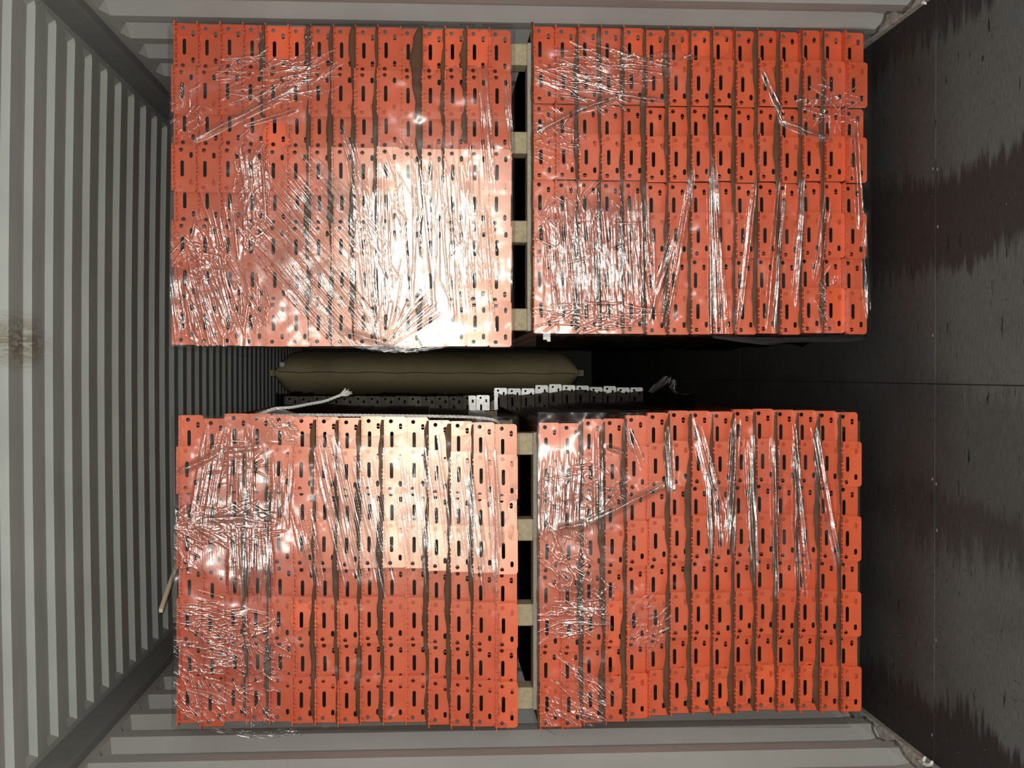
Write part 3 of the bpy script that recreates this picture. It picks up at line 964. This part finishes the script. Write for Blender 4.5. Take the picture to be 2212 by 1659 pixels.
# lower right stack
film_sheet('clear stretch film with fanned creases over the lower right stack',
    (1161, 890, 1864, 1569),
    bundles=[
        (1352, 915, 1385, 1010, 8, 16, 9, 1.7, .002), (1500, 905, 1560, 1130, 14, 14, 12, 1.8, .0022), (1590, 920, 1575, 1180, 10, 14, 12, 2.2, .0026), (1620, 960, 1632, 1250, 12, 10, 10, 2.2, .0026),
        (1676, 960, 1680, 1280, 9, 8, 12, 2.2, .0028), (1714, 930, 1745, 1280, 10, 10, 12, 1.9, .0024), (1760, 940, 1812, 1230, 12, 8, 14, 1.8, .0024), (1720, 1010, 1722, 1270, 5, 5, 6, 2.2, .0028),
        (1215, 980, 1210, 1160, 46, 40, 36, 1.7, .0016), (1290, 940, 1295, 1160, 14, 14, 12, 1.7, .0018), (1445, 920, 1452, 1060, 10, 8, 9, 1.7, .0018), (1540, 1000, 1550, 1200, 20, 20, 12, 1.7, .0016)],
    crinkles=[(1260, 1060, 100, 60, 10, 40, 50, 34, 1.5, .0015), (1220, 1200, 60, 90, 60, 40, 60, 24, 1.5, .0015), (1230, 1340, 70, 40, 4, 14, 44, 44, 1.5, .0016), (1280, 1300, 60, 50, 30, 60, 50, 20, 1.5, .0015),
              (1250, 1500, 70, 70, 40, 12, 50, 40, 1.5, .0016), (1400, 1350, 50, 60, -40, 30, 24, 30, 1.4, .0013), (1190, 1550, 20, 18, 70, 20, 8, 20, 1.5, .0015)],
    ropes=[(1440, 1045, 1270, 1130, 5, .006), (1270, 1132, 1190, 1145, 6, .004), (1310, 965, 1350, 980, 3, .003), (1240, 1540, 1310, 1560, 3, .003)],
    veils=[(1250, 1080, 110, 70, .4), (1240, 1250, 90, 140, .4), (1650, 1100, 160, 140, .12), (1390, 1360, 60, 60, .25)],
    wr=[(1680, 1100, 170, 170, .06), (1220, 1080, 70, 110, .18)],
    bare=[(1858, 1220, 42, 420), (1334, 1380, 22, 90), (1700, 1480, 90, 40), (1550, 1500, 60, 30)],
    psi=lambda X, Y: (X - (Y - 1000) * (0.10 + 0.08 * (X - 1600) / 200), Y),
    ramp=lambda X, Y: 0.010 * sm(Y, 950, 1300) + 0.012 * sm(X, 1165, 1400),
    sheen=[(1215, 1050, 75, 110, .25)], seed=9, inner='top', base_veil=0.16)

# loose swag of film under the upper left stack and frayed ends at the lower edges
def ribbon(pts, width_dir, wds, name, label, mat='film', veil=0.9):
    vs, fs = [], []
    K = 7
    for i, (p, wd) in enumerate(zip(pts, wds)):
        for k in range(K):
            t = k / (K - 1) - 0.5
            q = Vector(p) + Vector(width_dir) * (wd * t)
            q.y += 0.004 * math.sin(k * 2.4 + i * 1.3) + random.uniform(-.0015, .0015)
            vs.append(tuple(q))
    for i in range(len(pts) - 1):
        for k in range(K - 1):
            fs.append((i * K + k, i * K + k + 1, (i + 1) * K + k + 1, (i + 1) * K + k))
    me = mesh_np(name, vs, fs, M[mat], True)
    for nm_, vl in (('veil', veil * 0.7), ('wrinkle', 0.30 if mat == 'film' else 0.6)):
        a = me.attributes.new(nm_, 'FLOAT', 'POINT'); a.data.foreach_set('value', [vl] * len(vs))
    uvl = me.uv_layers.new(name='streak')
    for lp in me.loops:
        i = lp.vertex_index
        uvl.data[lp.index].uv = ((i % K) * 6.0, (i // K) * 14.0)
    o = link(name, me)
    tag(o, label, 'plastic film')
    return o


sw = [(735, 741, 6), (770, 747, 10), (810, 751, 16), (850, 753, 18), (890, 754, 16), (930, 751, 12), (975, 745, 6)]
pts = []
wds = []
for k in range(25):
    t = k / 24 * (len(sw) - 1); i = min(int(t), len(sw) - 2); f = t - i
    a, b_ = sw[i], sw[i + 1]
    pts.append(P(a[0] + (b_[0] - a[0]) * f, a[1] + (b_[1] - a[1]) * f, Y0 - 0.05))
    wds.append((a[2] + (b_[2] - a[2]) * f) * 0.00152)
ribbon(pts, (1, 0, 0), wds, 'film_swag', 'loose swag of clear film sagging below the upper left stack')
fr = [(440, 1574, 7), (490, 1580, 10), (540, 1586, 14), (580, 1588, 12), (615, 1582, 16), (640, 1578, 10), (652, 1590, 4)]
pts = []; wds = []
for k in range(31):
    t = k / 30 * (len(fr) - 1); i = min(int(t), len(fr) - 2); f = t - i
    a, b_ = fr[i], fr[i + 1]
    pts.append(P(a[0] + (b_[0] - a[0]) * f, a[1] + (b_[1] - a[1]) * f + random.uniform(-2, 2), Y0 - 0.03))
    wds.append((a[2] + (b_[2] - a[2]) * f) * 0.0017)
ribbon(pts, (1, 0, 0.2), wds, 'film_fringe', 'frayed clear film fringe hanging at the bottom edge of the lower left stack', veil=0.5)
ribbon([P(1164 + 6 * k, 1566 + 3.6 * k, Y0 - 0.04) for k in range(7)], (0.6, 0, 0.6), [0.016, .014, .012, .010, .008, .006, .003],
       'film_fringe', 'small pointed film tail at the bottom corner of the lower right stack', veil=0.5)
ribbon([P(u, v, Y0 + 0.02) for u, v in ((1540, 727), (1580, 731), (1620, 735), (1660, 737), (1700, 734), (1760, 733), (1820, 732), (1866, 728))],
       (1, 0.3, 0), [.01, .016, .02, .026, .02, .018, .024, .02], 'film_fringe',
       'torn film edge hanging under the upper right stack', mat='darkfilm', veil=0.8)

# crumpled film tuft rising from the stack behind, in the gap
tp = []
for (u, v) in ((1405, 848), (1420, 836), (1432, 826), (1441, 815), (1449, 810), (1455, 822), (1452, 838), (1462, 850)):
    tp.append(P(u, v, 6.3))
ribbon(tp, (0.3, 0, 1), [.03, .045, .05, .04, .03, .04, .045, .03], 'film_tuft',
       'crumpled tuft of film sticking up in the dark gap', mat='darkfilm', veil=0.5)

# ------------------------------------------------------------------ second row of stacks, deeper in the container
YR = 7.05
def rear_row(us, vtops, label_fmt, group, cont):
    zs_, xs_r = [], []
    for u, v in zip(us, vtops):
        p = P(u, v, YR)
        zs_.append(p.z - 0.036); xs_r.append(p.x - PL)
    zfit = np.polyfit(range(len(us)), zs_, 1)
    out = []
    for i in range(cont):
        z = float(np.polyval(zfit, i)); x = xs_r[i] if i < len(xs_r) else xs_r[-1] - 0.004 * (i - len(xs_r))
        e = empty('galvanised_crossbar', (x, YR + random.uniform(-.004, .004), z))
        tag(e, label_fmt % ORD[i], 'rack beam', group)
        c = link('end_connector', ME_GCON, e)
        c.rotation_euler = (random.uniform(-.01, .01), 0, math.radians(-1.2 + random.uniform(-2.2, 2.2)))
        link('beam_tube', ME_GTUBE, e)
        out.append((x, z))
    return out


rr_right = rear_row([1066, 1099, 1128, 1156, 1186, 1215, 1244, 1274, 1303, 1333], [838, 839, 839, 832, 830, 832, 833, 836, 834, 837],
                    'small silver beam end in the gap, right-hand rear row, %s from the left', 'silver beam ends in the right-hand rear row', 11)
us = [1010 + 29.5 * 1 - 29.5 * k for k in range(15)][::-1]
us = [u - 9 for u in us]
rr_left = rear_row(us, [856 + 0.5 * math.sin(i * 2.1) - (i > 12) * 2 for i in range(15)],
                   'small dim beam end under film in the gap, left-hand rear row, %s from the left', 'dim beam ends in the left-hand rear row', 15)

# beams behind and beside those rows, hardly seen in the dark: one joined mass
bv, bf = [], []
gv = [tuple(v.co) for v in ME_GCON.vertices]; gf = [tuple(p.vertices) for p in ME_GCON.polygons]
tv = [tuple(v.co) for v in ME_GTUBE.vertices]; tf = [tuple(p.vertices) for p in ME_GTUBE.polygons]
def put(x, y, z):
    for vv, ff in ((gv, gf), (tv, tf)):
        n0 = len(bv)
        bv.extend((a + x, b_ + y, c + z) for a, b_, c in vv); bf.extend(tuple(i + n0 for i in f_) for f_ in ff)
for rows in (rr_right, rr_left):
    for (x, z) in rows:
        for k in (1, 2, 3): put(x - 0.165 * k, YR + 0.012, z)
        for k in range(0, 3): put(0.262 + 0.165 * k, YR + 0.012, z)
o = link('galvanised_crossbar', mesh_np('rear_beams', bv, bf, M['galv']))
tag(o, 'mass of silver beams in the dark behind the front stacks', 'rack beam', 'silver beams of the rear stacks', 'stuff')

# smoky film drawn over the left rear row, and over the right one below its bare tops
def side_film(u0, u1, va, vb, Ya, Yb, label, seed):
    r = np.random.default_rng(seed)
    nu, nv = 150, 14
    nz = smooth_noise((nv + 1, nu + 1), 4, r) * 0.006 + smooth_noise((nv + 1, nu + 1), 1.6, r) * 0.0025
    vs, fs = [], []
    for j in range(nv + 1):
        t = j / nv
        for i in range(nu + 1):
            s = i / nu
            u = u0 + (u1 - u0) * s
            Y = Ya + (Yb - Ya) * t
            p = P(u, 807 + ((va(u) - 807) * Ya + ((vb(u) - 807) * Yb - (va(u) - 807) * Ya) * t) / Y, Y)
            vs.append((p.x + nz[j, i], p.y - abs(nz[j, i]), p.z))
    for j in range(nv):
        for i in range(nu):
            q = j * (nu + 1) + i
            fs.append((q, q + 1, q + nu + 2, q + nu + 1))
    me = mesh_np('smoky_film', vs, fs, M['darkfilm'], True)
    for nm_, vl in (('veil', 1.0), ('wrinkle', 0.30)):
        a = me.attributes.new(nm_, 'FLOAT', 'POINT'); a.data.foreach_set('value', [vl] * len(vs))
    uvl = me.uv_layers.new(name='streak')
    for lp in me.loops:
        i = lp.vertex_index
        uvl.data[lp.index].uv = ((i % (nu + 1)) * 3.0, (i // (nu + 1)) * 9.0)
    o = link('smoky_film', me)
    tag(o, label, 'plastic film')


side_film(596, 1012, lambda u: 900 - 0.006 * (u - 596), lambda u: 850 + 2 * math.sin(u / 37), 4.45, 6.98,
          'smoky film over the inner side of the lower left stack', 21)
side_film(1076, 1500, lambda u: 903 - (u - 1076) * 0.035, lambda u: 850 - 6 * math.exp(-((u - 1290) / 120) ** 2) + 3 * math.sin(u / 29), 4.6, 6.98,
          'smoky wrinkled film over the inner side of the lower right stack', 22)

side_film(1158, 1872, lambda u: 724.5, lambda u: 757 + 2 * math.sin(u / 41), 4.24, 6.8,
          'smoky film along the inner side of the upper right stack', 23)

# skid carrying the left-hand rear row: its end shows as a grey block in the gap
zl = min(z for x, z in rr_left) - PW - 0.001
zr = max(z for x, z in rr_right) + PW + 0.006
xr0 = max(x for x, z in rr_left)
skid('s', [xr0 - 0.02, xr0 - 0.3, xr0 - 0.6], zl, 6.99, 8.9, 'grey skid end in the gap between the rear rows', hgt=zl - zr - 0.013,
     xr=(xr0 - 0.64, xr0 + 0.045), bw=0.06)
zl2 = min(z for x, z in rr_right) - PW - 0.001
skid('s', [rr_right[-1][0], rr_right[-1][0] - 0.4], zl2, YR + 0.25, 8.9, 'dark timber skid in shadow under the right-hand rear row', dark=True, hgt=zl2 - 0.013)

# ------------------------------------------------------------------ kraft paper air bag wedged in the gap
def air_bag():
    yc = 8.15
    pa, pb = P(607, 803, yc), P(1238, 797, yc)
    za, zb = pa.z, pb.z
    xc = P(920, 806, yc).x
    hx, hy = 0.142, 0.50
    e = empty('air_bag', (xc, yc, zb))
    NZ, NA = 64, 40
    vs, fs = [], []
    r = np.random.default_rng(4)
    nz = smooth_noise((NZ + 1, NA), 7, r)
    for i in range(NZ + 1):
        t = i / NZ
        z = (za - zb) * t
        d = min(t, 1 - t) * 2
        fx = max(0.10, (1 - (1 - min(1, d / 0.13)) ** 2.2) ** 0.66)
        fy = 0.86 + 0.14 * min(1, d / 0.3)
        for k in range(NA):
            a = 2 * math.pi * k / NA
            ca, sa = math.cos(a), math.sin(a)
            x = hx * fx * math.copysign(abs(ca) ** 0.8, ca)
            y = hy * fy * math.copysign(abs(sa) ** 1.0, sa)
            wr_ = 1 + 0.022 * nz[i, k] * (1.5 if d < 0.3 else 0.7)
            vs.append((x * wr_, y * wr_, z))
    for i in range(NZ):
        for k in range(NA):
            k2 = (k + 1) % NA
            fs.append((i * NA + k, i * NA + k2, (i + 1) * NA + k2, (i + 1) * NA + k))
    fs.append(tuple(reversed(range(NA)))); fs.append(tuple(NZ * NA + k for k in range(NA)))
    link('paper_body', mesh_np('air_bag_body', vs, fs, M['kraft'], True), e)
    b = MB(); L = za - zb
    b.tube([(0.003 * math.sin(i * 1.3) - 0.004 + 0.010 * i / 30, -hy * (0.86 + 0.14 * min(1, min(i, 30 - i) / 30 * 2 / 0.3)) - 0.013, L * (0.02 + 0.96 * i / 30)) for i in range(31)], 0.0022, 5)
    b.build('seam', simple('dark_seam', (0.07, 0.055, 0.03), 0.9), e, True)
    b = MB()
    b.tube([(0.045, -hy * 0.80, L * 0.965), (0.05, -hy * 0.9, L * 0.967), (0.052, -hy * 0.98, L * 0.968)], [0.016, 0.018, 0.014], 12)
    b.build('valve', M['plastic'], e, True)
    for (z, sg) in ((0.0, -1), (L, 1)):
        b = MB()
        b.box(-0.018, 0.018, -hy * 0.8, hy * 0.8, z - 0.02, z + 0.02)
        b.build('folded_end', M['kraft'], e)
    tag(e, 'brown paper air bag wedged upright in the dark gap', 'air bag')
air_bag()

# ------------------------------------------------------------------ white rope along the lower left stack
def rope(path, rad, label, frayed=False):
    pts = [Vector(p) for p in path]
    # resample
    dense = []
    for i in range(len(pts) - 1):
        n_ = max(2, int((pts[i + 1] - pts[i]).length / 0.006))
        p0 = pts[max(i - 1, 0)]; p1 = pts[i]; p2 = pts[i + 1]; p3 = pts[min(i + 2, len(pts) - 1)]
        for k in range(n_):
            t = k / n_
            dense.append(0.5 * ((2 * p1) + (p2 - p0) * t + (2 * p0 - 5 * p1 + 4 * p2 - p3) * t * t + (3 * p1 - p0 - 3 * p2 + p3) * t ** 3))
    dense.append(pts[-1])
    e = empty('rope', dense[0])
    L = 0.0
    acc = [0.0]
    for i in range(1, len(dense)): L += (dense[i] - dense[i - 1]).length; acc.append(L)
    for sidx in range(3):
        hp = []
        for i, p in enumerate(dense):
            t = (dense[min(i + 1, len(dense) - 1)] - dense[max(i - 1, 0)]).normalized()
            a = Vector((0, 1, 0)) - t * t.y; a.normalize(); b_ = t.cross(a)
            an = acc[i] / 0.042 * 2 * math.pi + sidx * 2.094
            hp.append(p + a * (rad * 0.52 * math.cos(an)) + b_ * (rad * 0.52 * math.sin(an)) - dense[0])
        b = MB(); b.tube(hp, rad * 0.56, 6)
        b.build('rope_strand', M['rope'], e, True)
    if frayed:
        b = MB(); end = dense[-1] - dense[0]; t = (dense[-1] - dense[-3]).normalized()
        for k in range(14):
            q = end + t * 0.02 + Vector((random.uniform(-.013, .013), random.uniform(-.012, .012), random.uniform(-.012, .012)))
            b.tube([end - t * 0.012, end + (q - end) * 0.5 + Vector((random.uniform(-.004, .004),) * 3), q], [0.004, 0.004, 0.002], 5)
        b.build('frayed_end', M['rope'], e, True)
    tag(e, label, 'rope', 'white ropes by the lower left stack')


YRP = 4.19
rope([P(548, 903, YRP), P(580, 899, YRP), P(640, 896.5, YRP), P(760, 897, YRP), P(900, 898.5, YRP), P(1000, 900.5, YRP), P(1050, 904, YRP),
      P(1068, 908, YRP), P(1078, 915, YRP + .04), P(1080, 926, YRP + .10)], 0.0054,
     'taut white twisted rope along the inner edge of the lower left stack')
rope([P(552, 897, YRP + .02), P(570, 891, YRP), P(592, 883, YRP), P(630, 880, YRP + .04), P(668, 873, YRP + .1), P(700, 867, YRP + .14), P(722, 859, YRP + .16), P(742, 851, YRP + .17)],
     0.0054, 'loose white rope tail with a frayed end rising over the gap', True)
ribbon([P(u, v, YRP - 0.02) for u, v in ((540, 900), (556, 893), (575, 889), (596, 888), (620, 891), (646, 897))], (1, 0, 0.2), [.008, .016, .02, .02, .016, .008],
       'film_bunch', 'bunched clear film round the rope at the lower left stack', veil=0.8)

# ------------------------------------------------------------------ small things
def batten(p0, p1, w_, h_, name, label, mat, cat):
    p0, p1 = Vector(p0), Vector(p1)
    e_ = MB(); L = (p1 - p0).length
    e_.box(-w_ / 2, w_ / 2, 0, L, -h_ / 2, h_ / 2)
    o = e_.build(name, mat)
    y = (p1 - p0).normalized(); x = y.cross(Vector((0, 0, 1))).normalized(); z = x.cross(y)
    o.matrix_world = Matrix(((x.x, y.x, z.x, p0.x), (x.y, y.y, z.y, p0.y), (x.z, y.z, z.z, p0.z), (0, 0, 0, 1)))
    bevel(o, 0.0015, 1)
    return tag(o, label, cat)


batten(P(347, 1320, 4.05), P(381, 1222, 4.33), 0.014, 0.012, 'wooden_stick', 'pale wooden stick poking out beyond the left edge of the lower left stack', M['stick'], 'stick')
ribbon([P(363 + 1.6 * k, 1440 - 10 * k, 4.15 + .01 * k) for k in range(8)], (0.2, 0.6, 0.4), [.002, .004, .006, .007, .007, .007, .006, .005], 'film_strip',
       'thin film strip hanging off the left edge of the lower left stack', veil=1.0)

# white strap end under the inner corner of the upper right stack
b = MB()
p = P(1173, 718, Y0 - 0.01)
b.add([(0, 0, 0), (0, 0, -0.024), (-0.030, -0.002, -0.024), (-0.030, -0.002, -0.013), (-0.024, -0.002, -0.013), (-0.024, -0.002, 0)], [(0, 1, 2, 3, 4, 5)])
o = b.build('strap_end', M['plastic'], None, False, p)
md = o.modifiers.new('t', 'SOLIDIFY'); md.thickness = 0.0015
tag(o, 'small white plastic strap end below the upper right stack corner', 'strap end')

# scraps of white tape where the floor meets the bottom wall
b = MB()
pts = [PZ(u, v, 0.03) for u, v in ((1980, 1640), (1990, 1646), (2000, 1652), (2007, 1653), (2013, 1649), (2014, 1644))]
b.tube(pts, [0.003, 0.006, 0.007, 0.006, 0.006, 0.003], 7)
p2 = [PZ(u, v, 0.035) for u, v in ((1993, 1647), (1996, 1641), (1999, 1635))]
b.tube(p2, [0.005, 0.006, 0.003], 7)
o = b.build('tape_scrap', M['plastic'], None, True)
tag(o, 'torn curl of white tape at the bottom right floor edge', 'tape')
b = MB()
p3 = [PZ(u, v, 0.03) for u, v in ((1990, 3), (1993, 6), (1996, 5), (2000, 8))]
b.tube(p3, [0.003, 0.006, 0.006, 0.003], 7)
o = b.build('tape_scrap', M['plastic'], None, True)
tag(o, 'small white scrap at the top right edge of the floor', 'tape')
